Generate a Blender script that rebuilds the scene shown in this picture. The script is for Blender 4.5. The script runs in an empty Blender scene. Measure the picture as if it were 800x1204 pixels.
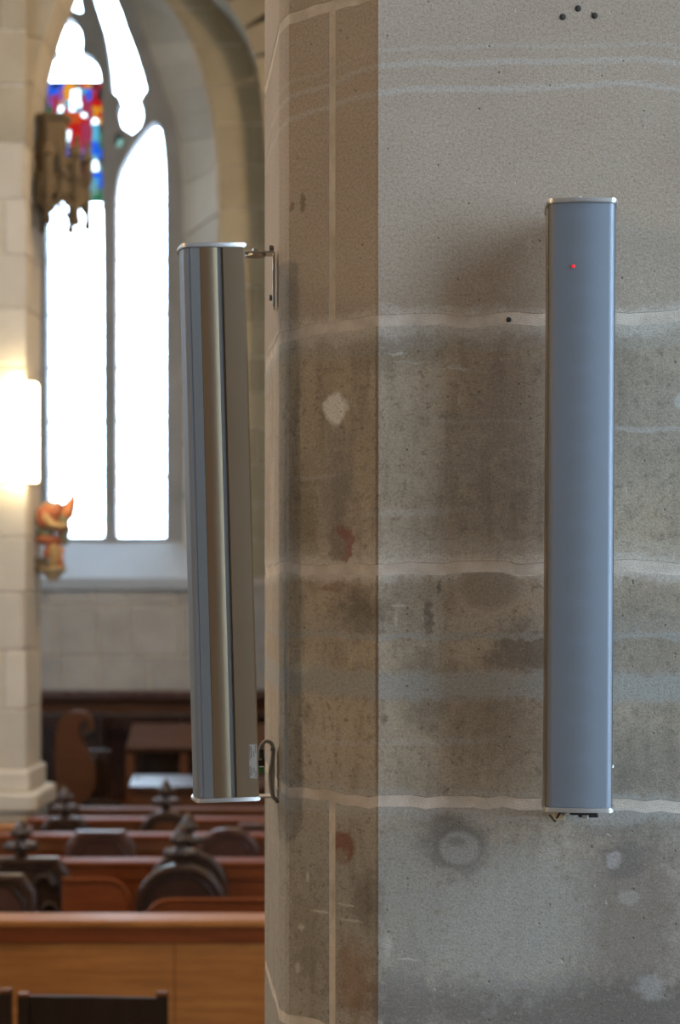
import bpy, bmesh, math, random
from mathutils import Vector, Matrix, noise

# ------------------------------------------------------------------ camera, sky, light, exposure
SC = bpy.context.scene
COL = SC.collection
F, CX, HY, H = 2200.0, 400.0, 685.0, 2.4      # focal length in px, centre column, horizon row, eye height

cam_d = bpy.data.cameras.new('camera'); cam = bpy.data.objects.new('camera', cam_d); COL.objects.link(cam)
cam.location = (0, 0, H); cam.rotation_euler = (math.pi / 2, 0, 0)
cam_d.sensor_width = 36; cam_d.lens = F / 1204 * 36
cam_d.shift_y = (HY - 602) / 1204
cam_d.clip_start = 0.05
cam_d.dof.use_dof = True; cam_d.dof.focus_distance = 2.98; cam_d.dof.aperture_fstop = 4.6
SC.camera = cam

SKY = (0.62, 0.79, 1.0)
world = bpy.data.worlds.new('World'); SC.world = world; world.use_nodes = True
bgn = world.node_tree.nodes['Background']
bgn.inputs['Color'].default_value = (*SKY, 1); bgn.inputs['Strength'].default_value = 18.0

def portal(name, loc, rot, sx, sy):
    """daylight portal in a window opening (guides the sky light, emits nothing)"""
    d = bpy.data.lights.new(name, 'AREA'); d.shape = 'RECTANGLE'; d.size = sx; d.size_y = sy
    d.cycles.is_portal = True
    o = bpy.data.objects.new(name, d); COL.objects.link(o); o.location = loc; o.rotation_euler = rot
R90 = math.pi / 2
XR, XL, YN, YB, ZC = 5.0, -7.5, -5.0, 15.7, 10.0     # inner faces of the shell
RIGHT_WINDOWS = [(-2.0, 2.6, 1.6, 7.8), (1.2, 2.6, 1.6, 7.8)]     # (y centre, width, sill, apex)
LEFT_WINDOWS = [(10.0, 1.9, 3.2, 8.0)]
for yc, w, z0, z1 in RIGHT_WINDOWS:
    portal('daylight_right', (XR + .02, yc, (z0 + z1) / 2), (0, R90, 0), z1 - z0, w)
for yc, w, z0, z1 in LEFT_WINDOWS:
    portal('daylight_left', (XL - .02, yc, (z0 + z1) / 2), (0, -R90, 0), z1 - z0, w)
portal('daylight_back', (-2.25, 16.15, 5.2), (-R90, 0, 0), 1.7, 5.1)

SC.view_settings.view_transform = 'Standard'; SC.view_settings.look = 'None'
SC.view_settings.gamma = 1; SC.view_settings.use_curve_mapping = False
SC.view_settings.exposure = 0.2
SC.cycles.use_denoising = True
SC.cycles.max_bounces = 8; SC.cycles.diffuse_bounces = 5; SC.cycles.transparent_max_bounces = 16
SC.cycles.sample_clamp_indirect = 6

# ------------------------------------------------------------------ helpers
def P(x, y, Y):
    return Vector(((x - CX) / F * Y, Y, H - (y - HY) / F * Y))
def PX(x, Y): return (x - CX) / F * Y
def PZ(y, Y): return H - (y - HY) / F * Y

def link(name, me, mat=None, parent=None, loc=None, rot=None, smooth=False):
    o = bpy.data.objects.new(name, me); COL.objects.link(o)
    if mat is not None and not me.materials: me.materials.append(mat)
    if parent is not None: o.parent = parent
    if loc is not None: o.location = loc
    if rot is not None: o.rotation_euler = rot
    if smooth:
        for p in me.polygons: p.use_smooth = True
    return o

class MB:
    def __init__(s): s.v = []; s.f = []
    def add(s, vs, fs):
        b = len(s.v); s.v += [tuple(v) for v in vs]; s.f += [tuple(i + b for i in f) for f in fs]; return s
    def box(s, x0, x1, y0, y1, z0, z1, b=0.0):
        bm = bmesh.new()
        bmesh.ops.create_cube(bm, size=1)
        for v in bm.verts:
            v.co = Vector(((x0 + x1) / 2 + v.co.x * (x1 - x0), (y0 + y1) / 2 + v.co.y * (y1 - y0), (z0 + z1) / 2 + v.co.z * (z1 - z0)))
        if b > 0:
            bmesh.ops.bevel(bm, geom=bm.edges[:], offset=b, segments=2, affect='EDGES', profile=0.5)
        bm.verts.index_update()
        s.add([v.co for v in bm.verts], [[v.index for v in f.verts] for f in bm.faces]); bm.free(); return s
    def tube(s, pts, r, n=10, caps=True, closed=False):
        pts = [Vector(p) for p in pts]; m = len(pts)
        rs = r if isinstance(r, (list, tuple)) else [r] * m
        up = None; rings = []
        for i, p in enumerate(pts):
            a = pts[(i - 1) % m] if (closed or i > 0) else p
            c = pts[(i + 1) % m] if (closed or i < m - 1) else p
            t = (c - a).normalized()
            if up is None:
                up = t.orthogonal().normalized()
            up = (up - t * up.dot(t))
            up = up.normalized() if up.length > 1e-6 else t.orthogonal().normalized()
            side = t.cross(up)
            rings.append([p + (up * math.cos(k * 2 * math.pi / n) + side * math.sin(k * 2 * math.pi / n)) * rs[i] for k in range(n)])
        vs = [v for q in rings for v in q]; fs = []
        for i in range(m if closed else m - 1):
            j = (i + 1) % m
            for k in range(n):
                l = (k + 1) % n
                fs.append((i * n + k, i * n + l, j * n + l, j * n + k))
        if caps and not closed:
            fs.append(tuple(range(n))[::-1]); fs.append(tuple((m - 1) * n + k for k in range(n)))
        return s.add(vs, fs)
    def lathe(s, prof, c=(0, 0, 0), n=16, axis='z'):
        c = Vector(c); vs = []; fs = []
        for r, z in prof:
            for k in range(n):
                a = 2 * math.pi * k / n
                d = Vector((r * math.cos(a), r * math.sin(a), z))
                if axis == 'y': d = Vector((d.x, d.z, d.y))
                if axis == 'x': d = Vector((d.z, d.x, d.y))
                vs.append(c + d)
        for i in range(len(prof) - 1):
            for k in range(n):
                l = (k + 1) % n
                fs.append((i * n + k, i * n + l, (i + 1) * n + l, (i + 1) * n + k))
        fs.append(tuple(range(n))[::-1]); fs.append(tuple((len(prof) - 1) * n + k for k in range(n)))
        return s.add(vs, fs)
    def ball(s, c, r, sq=(1, 1, 1), n=10):
        prof = [(max(1e-4, r * math.sin(math.pi * i / n)), -r * math.cos(math.pi * i / n)) for i in range(n + 1)]
        m = MB().lathe(prof, n=n + 4)
        return s.add([(c[0] + v[0] * sq[0], c[1] + v[1] * sq[1], c[2] + v[2] * sq[2]) for v in m.v], m.f)
    def prism(s, poly, d0, d1, plane='xz'):
        """extrude a 2-D outline; xz: along y, yz: along x, xy: along z"""
        def to(p, d):
            return {'xz': (p[0], d, p[1]), 'yz': (d, p[0], p[1]), 'xy': (p[0], p[1], d)}[plane]
        n = len(poly)
        vs = [to(p, d0) for p in poly] + [to(p, d1) for p in poly]
        fs = [tuple(range(n)), tuple(range(2 * n - 1, n - 1, -1))] + [(i, n + i, n + (i + 1) % n, (i + 1) % n) for i in range(n)]
        return s.add(vs, fs)
    def mesh(s, name):
        me = bpy.data.meshes.new(name); me.from_pydata(s.v, [], s.f); me.update()
        bm = bmesh.new(); bm.from_mesh(me); bmesh.ops.recalc_face_normals(bm, faces=bm.faces[:]); bm.to_mesh(me); bm.free()
        return me
    def build(s, name, mat, parent=None, loc=None, rot=None, smooth=False):
        return link(name, s.mesh(name), mat, parent, loc, rot, smooth)

def auto_smooth(o, ang=40):
    me = o.data
    for p in me.polygons: p.use_smooth = True
    bm = bmesh.new(); bm.from_mesh(me)
    for e in bm.edges:
        e.smooth = not (len(e.link_faces) == 2 and e.calc_face_angle(0) > math.radians(ang))
    bm.to_mesh(me); bm.free()
    return o

def shape(outer, holes, y0, y1, bevel=0.0, res=2):
    """2-D outline with holes in the xz plane, thick from y0 to y1"""
    cu = bpy.data.curves.new('tmp', 'CURVE'); cu.dimensions = '2D'; cu.fill_mode = 'BOTH'
    for pl in [outer] + list(holes):
        sp = cu.splines.new('POLY'); sp.points.add(len(pl) - 1); sp.use_cyclic_u = True
        for i, p in enumerate(pl): sp.points[i].co = (p[0], p[1], 0, 1)
    cu.extrude = max(1e-4, (y1 - y0) / 2 - bevel); cu.bevel_depth = bevel; cu.bevel_resolution = res
    cu.offset = -bevel
    ob = bpy.data.objects.new('tmp', cu); COL.objects.link(ob)
    dg = bpy.context.evaluated_depsgraph_get(); dg.update()
    me = bpy.data.meshes.new_from_object(ob.evaluated_get(dg))
    bpy.data.objects.remove(ob); bpy.data.curves.remove(cu)
    ym = (y0 + y1) / 2
    for v in me.vertices:
        x, z, d = v.co; v.co = (x, ym - d, z)
    me.materials.clear()
    bm = bmesh.new(); bm.from_mesh(me); bmesh.ops.remove_doubles(bm, verts=bm.verts[:], dist=1e-5)
    bmesh.ops.recalc_face_normals(bm, faces=bm.faces[:]); bm.to_mesh(me); bm.free()
    return me

def tag(o, label, cat=None, group=None):
    o['label'] = label
    if cat: o['category'] = cat
    if group: o['group'] = group
    return o
def struct(o, label=None):
    o['kind'] = 'structure'
    if label: o['label'] = label
    return o
def thing(name, label, cat, loc=(0, 0, 0), rot=(0, 0, 0), group=None):
    o = bpy.data.objects.new(name, None); COL.objects.link(o); o.location = loc; o.rotation_euler = rot
    o.empty_display_size = .1
    return tag(o, label, cat, group)

# ------------------------------------------------------------------ materials
class NT:
    def __init__(s, name):
        s.m = bpy.data.materials.new(name); s.m.use_nodes = True
        s.t = s.m.node_tree; s.n = s.t.nodes; s.bsdf = s.n['Principled BSDF']; s.out = s.n['Material Output']
    def new(s, typ, **kw):
        n = s.n.new(typ)
        for k, v in kw.items():
            setattr(n, k, v)
        return n
    def L(s, a, b): s.t.links.new(a, b)
    def sock(s, inp, v):
        if hasattr(v, 'is_output') or isinstance(v, bpy.types.NodeSocket): s.L(v, inp)
        else: inp.default_value = v
    def math(s, op, a, b=0.0, c=0.0, clamp=False):
        n = s.new('ShaderNodeMath', operation=op, use_clamp=clamp)
        for i, v in enumerate((a, b, c)): s.sock(n.inputs[i], v)
        return n.outputs[0]
    def vmath(s, op, a, b=(0, 0, 0), out=0):
        n = s.new('ShaderNodeVectorMath', operation=op)
        s.sock(n.inputs[0], a); s.sock(n.inputs[1], b)
        return n.outputs['Value'] if out == 'v' else n.outputs[0]
    def mix(s, fac, a, b, mode='MIX'):
        n = s.new('ShaderNodeMix', data_type='RGBA', blend_type=mode)
        s.sock(n.inputs['Factor'], fac)
        for k, v in (('A', a), ('B', b)):
            i = [q for q in n.inputs if q.name == k and q.type == 'RGBA'][0]
            if isinstance(v, (tuple, list)): v = (*v[:3], 1)
            s.sock(i, v)
        return [q for q in n.outputs if q.type == 'RGBA'][0]
    def noise(s, vec, scale, detail=4, rough=.55, stretch=None):
        if stretch: vec = s.vmath('MULTIPLY', vec, stretch)
        n = s.new('ShaderNodeTexNoise'); s.L(vec, n.inputs['Vector'])
        n.inputs['Scale'].default_value = scale; n.inputs['Detail'].default_value = detail; n.inputs['Roughness'].default_value = rough
        return n
    def ramp(s, v, a, b, lo=0.0, hi=1.0, smooth=False):
        n = s.new('ShaderNodeMapRange'); n.interpolation_type = 'SMOOTHSTEP' if smooth else 'LINEAR'
        s.L(v, n.inputs['Value'])
        for k, x in (('From Min', a), ('From Max', b), ('To Min', lo), ('To Max', hi)): n.inputs[k].default_value = x
        return n.outputs[0]
    def bump(s, h, strength, dist=.01):
        n = s.new('ShaderNodeBump'); s.L(h, n.inputs['Height']); n.inputs['Strength'].default_value = strength
        n.inputs['Distance'].default_value = dist
        s.L(n.outputs[0], s.bsdf.inputs['Normal'])
    def obj(s): return s.new('ShaderNodeTexCoord').outputs['Object']
    def pos(s): return s.new('ShaderNodeNewGeometry').outputs['Position']

def plain(name, col, rough=.5, metal=0.0, coat=0.0, emit=None, est=0):
    t = NT(name); b = t.bsdf
    b.inputs['Base Color'].default_value = (*col, 1); b.inputs['Roughness'].default_value = rough; b.inputs['Metallic'].default_value = metal
    b.inputs['Coat Weight'].default_value = coat
    if emit:
        b.inputs['Emission Color'].default_value = (*emit, 1); b.inputs['Emission Strength'].default_value = est
    nz = t.noise(t.obj(), 60, 3)
    t.L(t.ramp(nz.outputs['Fac'], .3, .7, max(0, rough - (.008 if metal > .5 else .05)), min(1, rough + (.008 if metal > .5 else .05))), b.inputs['Roughness'])
    return t.m

def stone(name, c0, c1, scale=3.0, bump=.4, speck=.5):
    t = NT(name); v = t.pos()
    rnd = t.new('ShaderNodeObjectInfo').outputs['Random']
    a = t.noise(v, scale, 6, .6).outputs['Fac']
    col = t.mix(t.ramp(a, .3, .7), c0, c1)
    var = t.ramp(rnd, 0, 1, .88, 1.1)
    g = t.new('ShaderNodeCombineColor')
    for i in range(3): t.L(var, g.inputs[i])
    col = t.mix(1.0, col, g.outputs[0], 'MULTIPLY')
    f = t.noise(v, scale * 22, 4, .65).outputs['Fac']
    col = t.mix(t.ramp(f, .58, .72, 0, speck * .5), col, tuple(x * .5 for x in c0))
    t.L(col, t.bsdf.inputs['Base Color']); t.bsdf.inputs['Roughness'].default_value = .9
    t.bump(t.math('ADD', f, a), bump, .01)
    return t.m

def wood(name, c0, c1, rough=.35, coat=.3, stretch=(1.2, 14, 14), scale=2.2):
    t = NT(name); v = t.pos()
    g = t.noise(v, scale, 6, .6, stretch).outputs['Fac']
    f = t.noise(v, scale * 6, 4, .6, stretch).outputs['Fac']
    big = t.noise(v, 1.7, 3).outputs['Fac']
    col = t.mix(t.ramp(g, .32, .68), c0, c1)
    col = t.mix(t.ramp(f, .55, .75, 0, .45), col, tuple(x * .45 for x in c0))
    col = t.mix(t.ramp(big, .35, .7, 0, .35), col, tuple(x * .6 for x in c1))
    t.L(col, t.bsdf.inputs['Base Color'])
    t.bsdf.inputs['Specular IOR Level'].default_value = .35 if coat > .1 else .18 if coat >= 0 else .02; t.bsdf.inputs['Coat Weight'].default_value = max(0, coat); t.bsdf.inputs['Coat Roughness'].default_value = .25
    t.L(t.ramp(big, .3, .7, rough - .08, rough + .1), t.bsdf.inputs['Roughness'])
    t.bump(f, .12, .004)
    return t.m

M = {}
M['mortar'] = stone('pale lime mortar', (.48, .41, .335), (.70, .62, .53), 22, .6, .8)
M['stone_back'] = stone('olive sandstone', (.33, .28, .185), (.42, .36, .25), 1.6)
M['stone_dado'] = stone('grey sandstone', (.30, .275, .245), (.43, .40, .36), 2.0)
M['stone_pale'] = stone('pale limestone', (.50, .455, .375), (.61, .555, .465), 1.5)
M['stone_arch'] = stone('weathered limestone', (.30, .26, .19), (.40, .35, .26), 1.5)
M['tracery'] = stone('grey tracery stone', (.22, .22, .22), (.29, .29, .29), 3)
M['sill'] = stone('smooth grey sill', (.36, .39, .42), (.41, .44, .47), 2, .2)
M['plaster'] = stone('shell plaster', (.34, .31, .26), (.42, .38, .32), 1.2, .2)
M['floor'] = stone('floor slabs', (.16, .14, .12), (.22, .20, .17), 1.5, .2)
M['canopy'] = stone('brown carved stone', (.10, .075, .045), (.17, .13, .08), 6, .4)
M['wood_front'] = wood('worn oak', (.23, .09, .025), (.38, .16, .045), .55, .0)
M['wood_red'] = wood('varnished red brown oak', (.12, .029, .008), (.20, .052, .013), .55, .0)
M['wood_mid'] = wood('brown oak', (.10, .040, .018), (.14, .052, .02), .55, .0)
M['wood_matt'] = wood('dull brown oak', (.065, .032, .018), (.10, .05, .027), .75, 0)
M['wood_black'] = wood('near black stained oak', (.018, .012, .009), (.034, .022, .016), .6, 0, (6, 6, 1.2))
M['wood_desk'] = wood('unpolished desk oak', (.06, .03, .018), (.09, .045, .027), .8, -1)
M['wood_dark'] = wood('dark walnut', (.028, .015, .011), (.05, .026, .018), .28, .5, (6, 6, 1.2))
M['wood_plum'] = wood('plum brown walnut', (.055, .026, .022), (.085, .04, .032), .3, .5, (6, 6, 1.2))
M['polish'] = wood('polished walnut', (.05, .026, .018), (.08, .04, .028), .25, .06)
M['alu'] = plain('satin grey aluminium', (.45, .355, .235), .36, 1.0)
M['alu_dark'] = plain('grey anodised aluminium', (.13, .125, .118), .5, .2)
M['cap'] = plain('silver end cap', (.60, .585, .56), .34, .8)
M['steel'] = plain('bracket steel', (.50, .46, .40), .3, .85)
M['black'] = plain('black plastic', (.012, .012, .012), .5)
M['green'] = plain('green plug', (.03, .13, .03), .4)
M['cable'] = plain('beige grey cable sheath', (.23, .20, .155), .5)
M['wire'] = plain('beige wire', (.5, .4, .25), .5)
M['led'] = plain('red indicator light', (.6, .01, .01), .3, emit=(1, .0, .008), est=1.0)
M['sticker'] = plain('grey sticker', (.33, .30, .26), .6)
M['ink'] = plain('dark ink', (.06, .055, .05), .6)
M['hole'] = plain('dark drilled hole', (.03, .025, .02), .9)
M['lead'] = plain('lead strip', (.04, .042, .045), .6, .4)
M['gold'] = plain('faded gold paint', (.36, .25, .12), .6)
M['cream'] = plain('cream paint', (.42, .33, .20), .6)
M['redpaint'] = plain('faded red paint', (.38, .12, .06), .6)
M['orange'] = plain('orange paint', (.48, .18, .07), .6)
M['greenpaint'] = plain('grey green paint', (.22, .24, .16), .6)
M['lamp_glass'] = plain('lit opal lamp glass', (.9, .85, .7), .4, emit=(1, .80, .46), est=20)
M['brass'] = plain('brass fitting', (.5, .36, .16), .35, .8)

def glass_mat(name, tint, gloss=.04):
    t = NT(name); t.n.remove(t.bsdf)
    tr = t.new('ShaderNodeBsdfTransparent'); tr.inputs[0].default_value = (*tint, 1)
    gl = t.new('ShaderNodeBsdfGlossy'); gl.inputs['Roughness'].default_value = .1
    mx = t.new('ShaderNodeMixShader'); mx.inputs[0].default_value = gloss
    t.L(tr.outputs[0], mx.inputs[1]); t.L(gl.outputs[0], mx.inputs[2]); t.L(mx.outputs[0], t.out.inputs[0])
    return t.m
M['clear'] = glass_mat('clear quarry glass', (.93, .95, .95))
GL = {'w': (.5, .52, .5), 'r': (.24, .012, .008), 'p': (.20, .05, .075), 'b': (.03, .10, .24), 'c': (.10, .20, .22),
      'y': (.30, .17, .025), 'm': (.18, .09, .17), 'g': (.05, .12, .07), 'd': (.05, .02, .02), 'o': (.26, .08, .015), 'n': (.14, .18, .15)}
GM = {k: glass_mat('stained glass ' + k, v) for k, v in GL.items()}

# grille: fine perforated sheet
def grille_mat():
    t = NT('perforated grey grille'); v = t.obj()
    s = t.vmath('MULTIPLY', v, (2500, 2500, 2500))
    sx = t.new('ShaderNodeSeparateXYZ'); t.L(s, sx.inputs[0])
    d = t.math('MULTIPLY', t.math('SINE', sx.outputs['X']), t.math('SINE', sx.outputs['Z']))
    m = t.ramp(d, .1, .6)
    n = t.noise(v, 7, 3).outputs['Fac']
    col = t.mix(m, (.155, .175, .205), (.125, .143, .168))
    q = t.new('ShaderNodeSeparateXYZ'); t.L(v, q.inputs[0])       # driver cones showing through the mesh
    zz = t.math('SUBTRACT', t.math('WRAP', q.outputs['Z'], .03, -.03), 0.0)
    dd = t.math('SQRT', t.math('ADD', t.math('MULTIPLY', zz, zz), t.math('MULTIPLY', q.outputs['X'], q.outputs['X'])))
    col = t.mix(t.ramp(dd, .026, .021, 0, .16, True), col, (.12, .125, .13))
    col = t.mix(t.ramp(n, .35, .65, 0, .15), col, (.13, .145, .165))
    t.L(col, t.bsdf.inputs['Base Color']); t.bsdf.inputs['Roughness'].default_value = .5
    t.bsdf.inputs['Metallic'].default_value = .25
    return t.m
M['grille'] = grille_mat()

# ------------------------------------------------------------------ pier plans (outline walked left to right)
class Plan:
    def __init__(s, pts, origin):
        s.p = [Vector(q) for q in pts]; s.u = [0.0]
        for a, b in zip(s.p, s.p[1:]): s.u.append(s.u[-1] + (b - a).length)
        o = s.u[origin]; s.u = [x - o for x in s.u]
    def seg(s, u):
        i = 0
        while i < len(s.p) - 2 and u > s.u[i + 1]: i += 1
        return i
    def nrm(s, i):
        d = (s.p[i + 1] - s.p[i]).normalized(); return Vector((d.y, -d.x))
    def at(s, u):
        for k in range(1, len(s.p) - 1):
            if abs(u - s.u[k]) < 1e-6:
                a, b = s.nrm(k - 1), s.nrm(k); m = (a + b).normalized()
                return s.p[k].copy(), m / max(.3, m.dot(a))
        i = s.seg(u); d = (s.p[i + 1] - s.p[i]).normalized()
        return s.p[i] + d * (u - s.u[i]), s.nrm(i)
    def uv(s, x, y):
        """pixel -> (u, z) on this outline"""
        k = (x - CX) / F; best = None
        for i in range(len(s.p) - 1):
            a, b = s.p[i], s.p[i + 1]; d = b - a
            den = d.x - k * d.y
            if abs(den) < 1e-9: continue
            tt = (k * a.y - a.x) / den
            if -1e-6 <= tt <= 1 + 1e-6:
                Y = a.y + d.y * tt
                if best is None or Y < best[1]: best = (s.u[i] + tt * d.length, Y)
        u, Y = best
        return u, PZ(y, Y), Y

def block_mesh(plan, u0, u1, z0, z1, t=.05, b=.004, step=.06, jit=.0, depth=0.0):
    us = [(u0, t), (u0, b), (u0 + b, 0)]
    inner = []
    n = max(1, int((u1 - u0) / step))
    for k in range(1, n): inner.append(u0 + (u1 - u0) * k / n)
    corners = [c for c in plan.u[1:-1] if u0 + b < c < u1 - b]
    inner = [q for q in inner if all(abs(q - c) > step * .3 for c in corners)] + corners
    us += [(q, 0) for q in sorted(inner)] + [(u1 - b, 0), (u1, b), (u1, t)]
    m = max(1, int((z1 - z0) / step))
    zs = [(z0, t), (z0, b), (z0 + b, 0)] + [(z0 + (z1 - z0) * k / m, 0) for k in range(1, m)] + [(z1 - b, 0), (z1, b), (z1, t)]
    vs = []; uvs = []
    for u, du in us:
        p, nv = plan.at(min(max(u, plan.u[0]), plan.u[-1]))
        for z, dz in zs:
            dd = max(du, dz) + depth
            zz, uu = z, u
            if jit:
                ez = min(z - z0, z1 - z)
                w = max(0, 1 - ez / .03)
                e_ = z0 * 3 if z - z0 < z1 - z else z1 * 3; zz += jit * w * (noise.noise(Vector((u * 9, e_, 7))) + .7 * noise.noise(Vector((u * 31, e_, 3))))
            q = p - nv * dd
            vs.append((q.x, q.y, zz)); uvs.append((u, z))
    nz = len(zs); fs = []
    for i in range(len(us) - 1):
        for j in range(nz - 1):
            fs.append((i * nz + j, (i + 1) * nz + j, (i + 1) * nz + j + 1, i * nz + j + 1))
    me = bpy.data.meshes.new('stone_block'); me.from_pydata(vs, [], fs); me.update()
    ul = me.uv_layers.new(name='UVMap')
    for lp in me.loops: ul.data[lp.index].uv = uvs[lp.vertex_index]
    return me

def core(name, plan, back, z0, z1, mat, depth):
    pts = []
    for u in plan.u:
        p, nv = plan.at(u); q = p - nv * depth; pts.append((q.x, q.y))
    pts += back
    return MB().prism(pts, z0, z1, 'xy').build(name, mat)

# ------------------------------------------------------------------ main pier: the wall with the loudspeakers
A8 = math.radians(8)
C1 = Vector((PX(445, 3.085), 3.085)); C2 = Vector((PX(340, 3.225), 3.225)); C3 = Vector((PX(328.5, 3.29), 3.29)); C4 = Vector((PX(311.5, 3.72), 3.72))
CR = C1 + Vector((math.cos(A8), -math.sin(A8))) * 1.35
CM = Vector((PX(335.5, 3.245), 3.245))
MAIN = Plan([C4, C3, CM, C2, C1, CR, CR + Vector((.25, .45))], 4)
def muv(x, y): return MAIN.uv(x, y)

def pier_stone():
    t = NT('weathered grey sandstone')
    uv = t.new('ShaderNodeUVMap').outputs[0]
    n1 = t.noise(uv, 9, 5, .6); n2 = t.noise(uv, 55, 4, .6)
    sub = lambda n: t.vmath('SUBTRACT', n.outputs['Color'], (.5, .5, .5))
    sc = lambda v, k: t.vmath('MULTIPLY', v, (k, k, 0))
    rag = t.vmath('ADD', t.vmath('ADD', uv, sc(sub(n1), .034)), sc(sub(n2), .022))
    smo = t.vmath('ADD', uv, t.vmath('MULTIPLY', sub(t.noise(uv, 2.6, 3, .5)), (.0, .075, 0)))
    big = t.noise(uv, 3.2, 5, .6).outputs['Fac']; mid = t.noise(uv, 14, 5, .65).outputs['Fac']
    streak = t.noise(uv, 9, 4, .6, (3.2, .55, 1)).outputs['Fac']
    grain = t.noise(uv, 330, 3, .7).outputs['Fac']
    sx = t.new('ShaderNodeSeparateXYZ'); t.L(uv, sx.inputs[0])
    # top course is cleaner and warmer, the courses below greyer and stained
    zt = muv(620, 375)[1]; zb = muv(620, 945)[1]
    top = t.ramp(sx.outputs['Y'], zt - .015, zt + .015)
    low = t.ramp(sx.outputs['Y'], zb + .12, zb - .12)
    col = t.mix(t.ramp(big, .35, .68), (.42, .34, .24), (.51, .435, .335))
    col = t.mix(low, col, (.345, .315, .265))
    col = t.mix(t.ramp(streak, .5, .72, 0, .6), col, (.19, .15, .105))
    col = t.mix(t.ramp(mid, .56, .74, 0, .55), col, (.15, .12, .09))
    mot = t.noise(uv, 60, 7, .75).outputs['Fac']
    col = t.mix(t.ramp(mot, .53, .66, 0, .75), col, (.14, .11, .08))
    col = t.mix(t.ramp(mot, .45, .32, 0, .5), col, (.46, .42, .35))
    tc = t.mix(t.ramp(big, .35, .65), (.40, .325, .25), (.45, .375, .295))
    col = t.mix(top, col, tc)
    tear = t.math('MULTIPLY', t.math('SUBTRACT', t.noise(uv, 38, 6, .68).outputs['Fac'], .5), 2.2)
    tear2 = t.math('MULTIPLY', t.math('SUBTRACT', t.noise(uv, 46, 5, .68).outputs['Fac'], .5), 1.3)
    rag_s = [rag, smo, t.vmath('ADD', uv, sc(sub(n2), .008))]
    hs = []
    def mark(x, y, rx, ry, c, a=1.0, soft=.35, kind=0, u=None):
        nonlocal col
        uu, zz, Y = muv(x, y)
        u1 = muv(min(799, x + 5), y)[0]
        pu = abs(u1 - uu) / 5 if x < 795 else .0014
        ru = rx * pu; rv = ry * Y / F
        p = t.vmath('SUBTRACT', rag_s[kind], (uu, zz, 0))
        p = t.vmath('MULTIPLY', p, (1 / ru, 1 / rv, 0))
        d = t.vmath('LENGTH', p, out='v')
        if kind == 0: d = t.math('ADD', d, tear if soft >= .4 else tear2 if soft >= .3 else t.math('MULTIPLY', tear2, .4))
        f = t.ramp(d, 1 + soft, max(0, 1 - soft), 0, a, True)
        col = t.mix(f, col, c)
        return f
    PALE = (.63, .57, .50); WASH = (.36, .355, .325); DARK = (.115, .09, .065); GREY = (.17, .155, .14)
    # large stains, pale areas and broad brown tints
    for x, y, rx, ry, c, a, so in [
        (590, 480, 45, 110, (.21, .155, .125), .55, .8), (560, 620, 90, 60, (.20, .165, .13), .5, .8), (495, 700, 40, 40, (.20, .165, .12), .5, .8),
        (620, 770, 40, 35, (.14, .115, .095), .75, .5), (500, 810, 30, 50, (.19, .165, .13), .6, .6), (425, 720, 28, 26, DARK, .75, .7),
        (590, 850, 60, 60, (.20, .155, .11), .55, .8), (760, 760, 60, 70, (.19, .165, .145), .5, .8), (760, 900, 50, 50, (.19, .17, .145), .5, .7),
        (470, 410, 60, 22, (.20, .165, .12), .55, .7), (760, 440, 60, 60, (.20, .17, .14), .35, .8), (700, 520, 200, 60, (.24, .22, .19), .4, .9),
        (740, 1080, 60, 140, (.185, .155, .13), .7, .5), (700, 1190, 260, 38, (.13, .115, .105), .85, .5), (470, 1180, 30, 40, (.12, .10, .09), .6, .6),
        (600, 1080, 90, 90, (.33, .325, .295), .65, .4), (480, 1060, 40, 110, (.30, .29, .26), .5, .5),
        (415, 1150, 24, 40, (.24, .125, .055), .6, .5), (360, 1100, 22, 60, (.17, .14, .10), .5, .8), (430, 1060, 16, 30, DARK, .55, .6),
        (395, 580, 18, 80, (.30, .275, .24), .6, .6), (365, 560, 10, 60, (.33, .285, .2), .35, .8), (520, 960, 30, 10, GREY, .6, .7),
        (400, 590, 12, 60, (.15, .12, .10), .5, .8), (360, 620, 14, 60, (.14, .11, .07), .5, .8)]:
        mark(x, y, rx, ry, c, a, so)
    # wash bands and mortar smears along the courses, each wavering a little
    for y, ry, a, c in [(378, 15, .75, PALE), (396, 14, .35, WASH), (668, 14, .7, PALE), (652, 16, .25, PALE), (947, 16, .65, (.44, .42, .385)),
                        (805, 16, .85, WASH), (748, 4, .7, WASH), (735, 10, .2, WASH)]:
        mark(600, y, 3000, ry, c, a, .5 if c != WASH else .35, 0)
    for y, ry, a in [(78, 3.2, .45), (106, 3.2, .5), (60, 2.4, .25)]:
        mark(600, y, 3000, ry, (.50, .48, .45), a, .6, 1)
    for x, y, rx, ry, a in [(765, 505, 60, 3, .5), (480, 606, 60, 5, .3), (500, 875, 70, 4, .3), (390, 870, 40, 3, .3), (560, 500, 50, 2, .2), (370, 560, 25, 3, .35)]:
        mark(x, y, rx, ry, (.50, .48, .45), a, .7, 1)
    # patches with a shape of their own
    mark(394, 482, 13, 19, (.78, .74, .68), .95, .25)
    mark(575, 694, 40, 29, (.46, .39, .31), .8, .08, 2); mark(575, 691, 35, 25, (.26, .21, .155), .7, .3, 2)
    mark(533, 992, 38, 34, (.15, .135, .12), .75, .39); mark(540, 996, 27, 24, (.13, .115, .10), .7, .15, 2); mark(541, 997, 24, 20, (.33, .315, .285), .85, .2, 2); mark(537, 990, 11, 5, (.18, .16, .14), .7, .5, 2)
    mark(735, 1012, 26, 20, (.15, .135, .125), .75, .4); mark(724, 1008, 10, 8, (.37, .36, .34), .8, .35)
    mark(765, 1160, 17, 14, (.33, .325, .31), .75, .35); mark(742, 1055, 12, 7, (.37, .36, .32), .6, .5)
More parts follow.
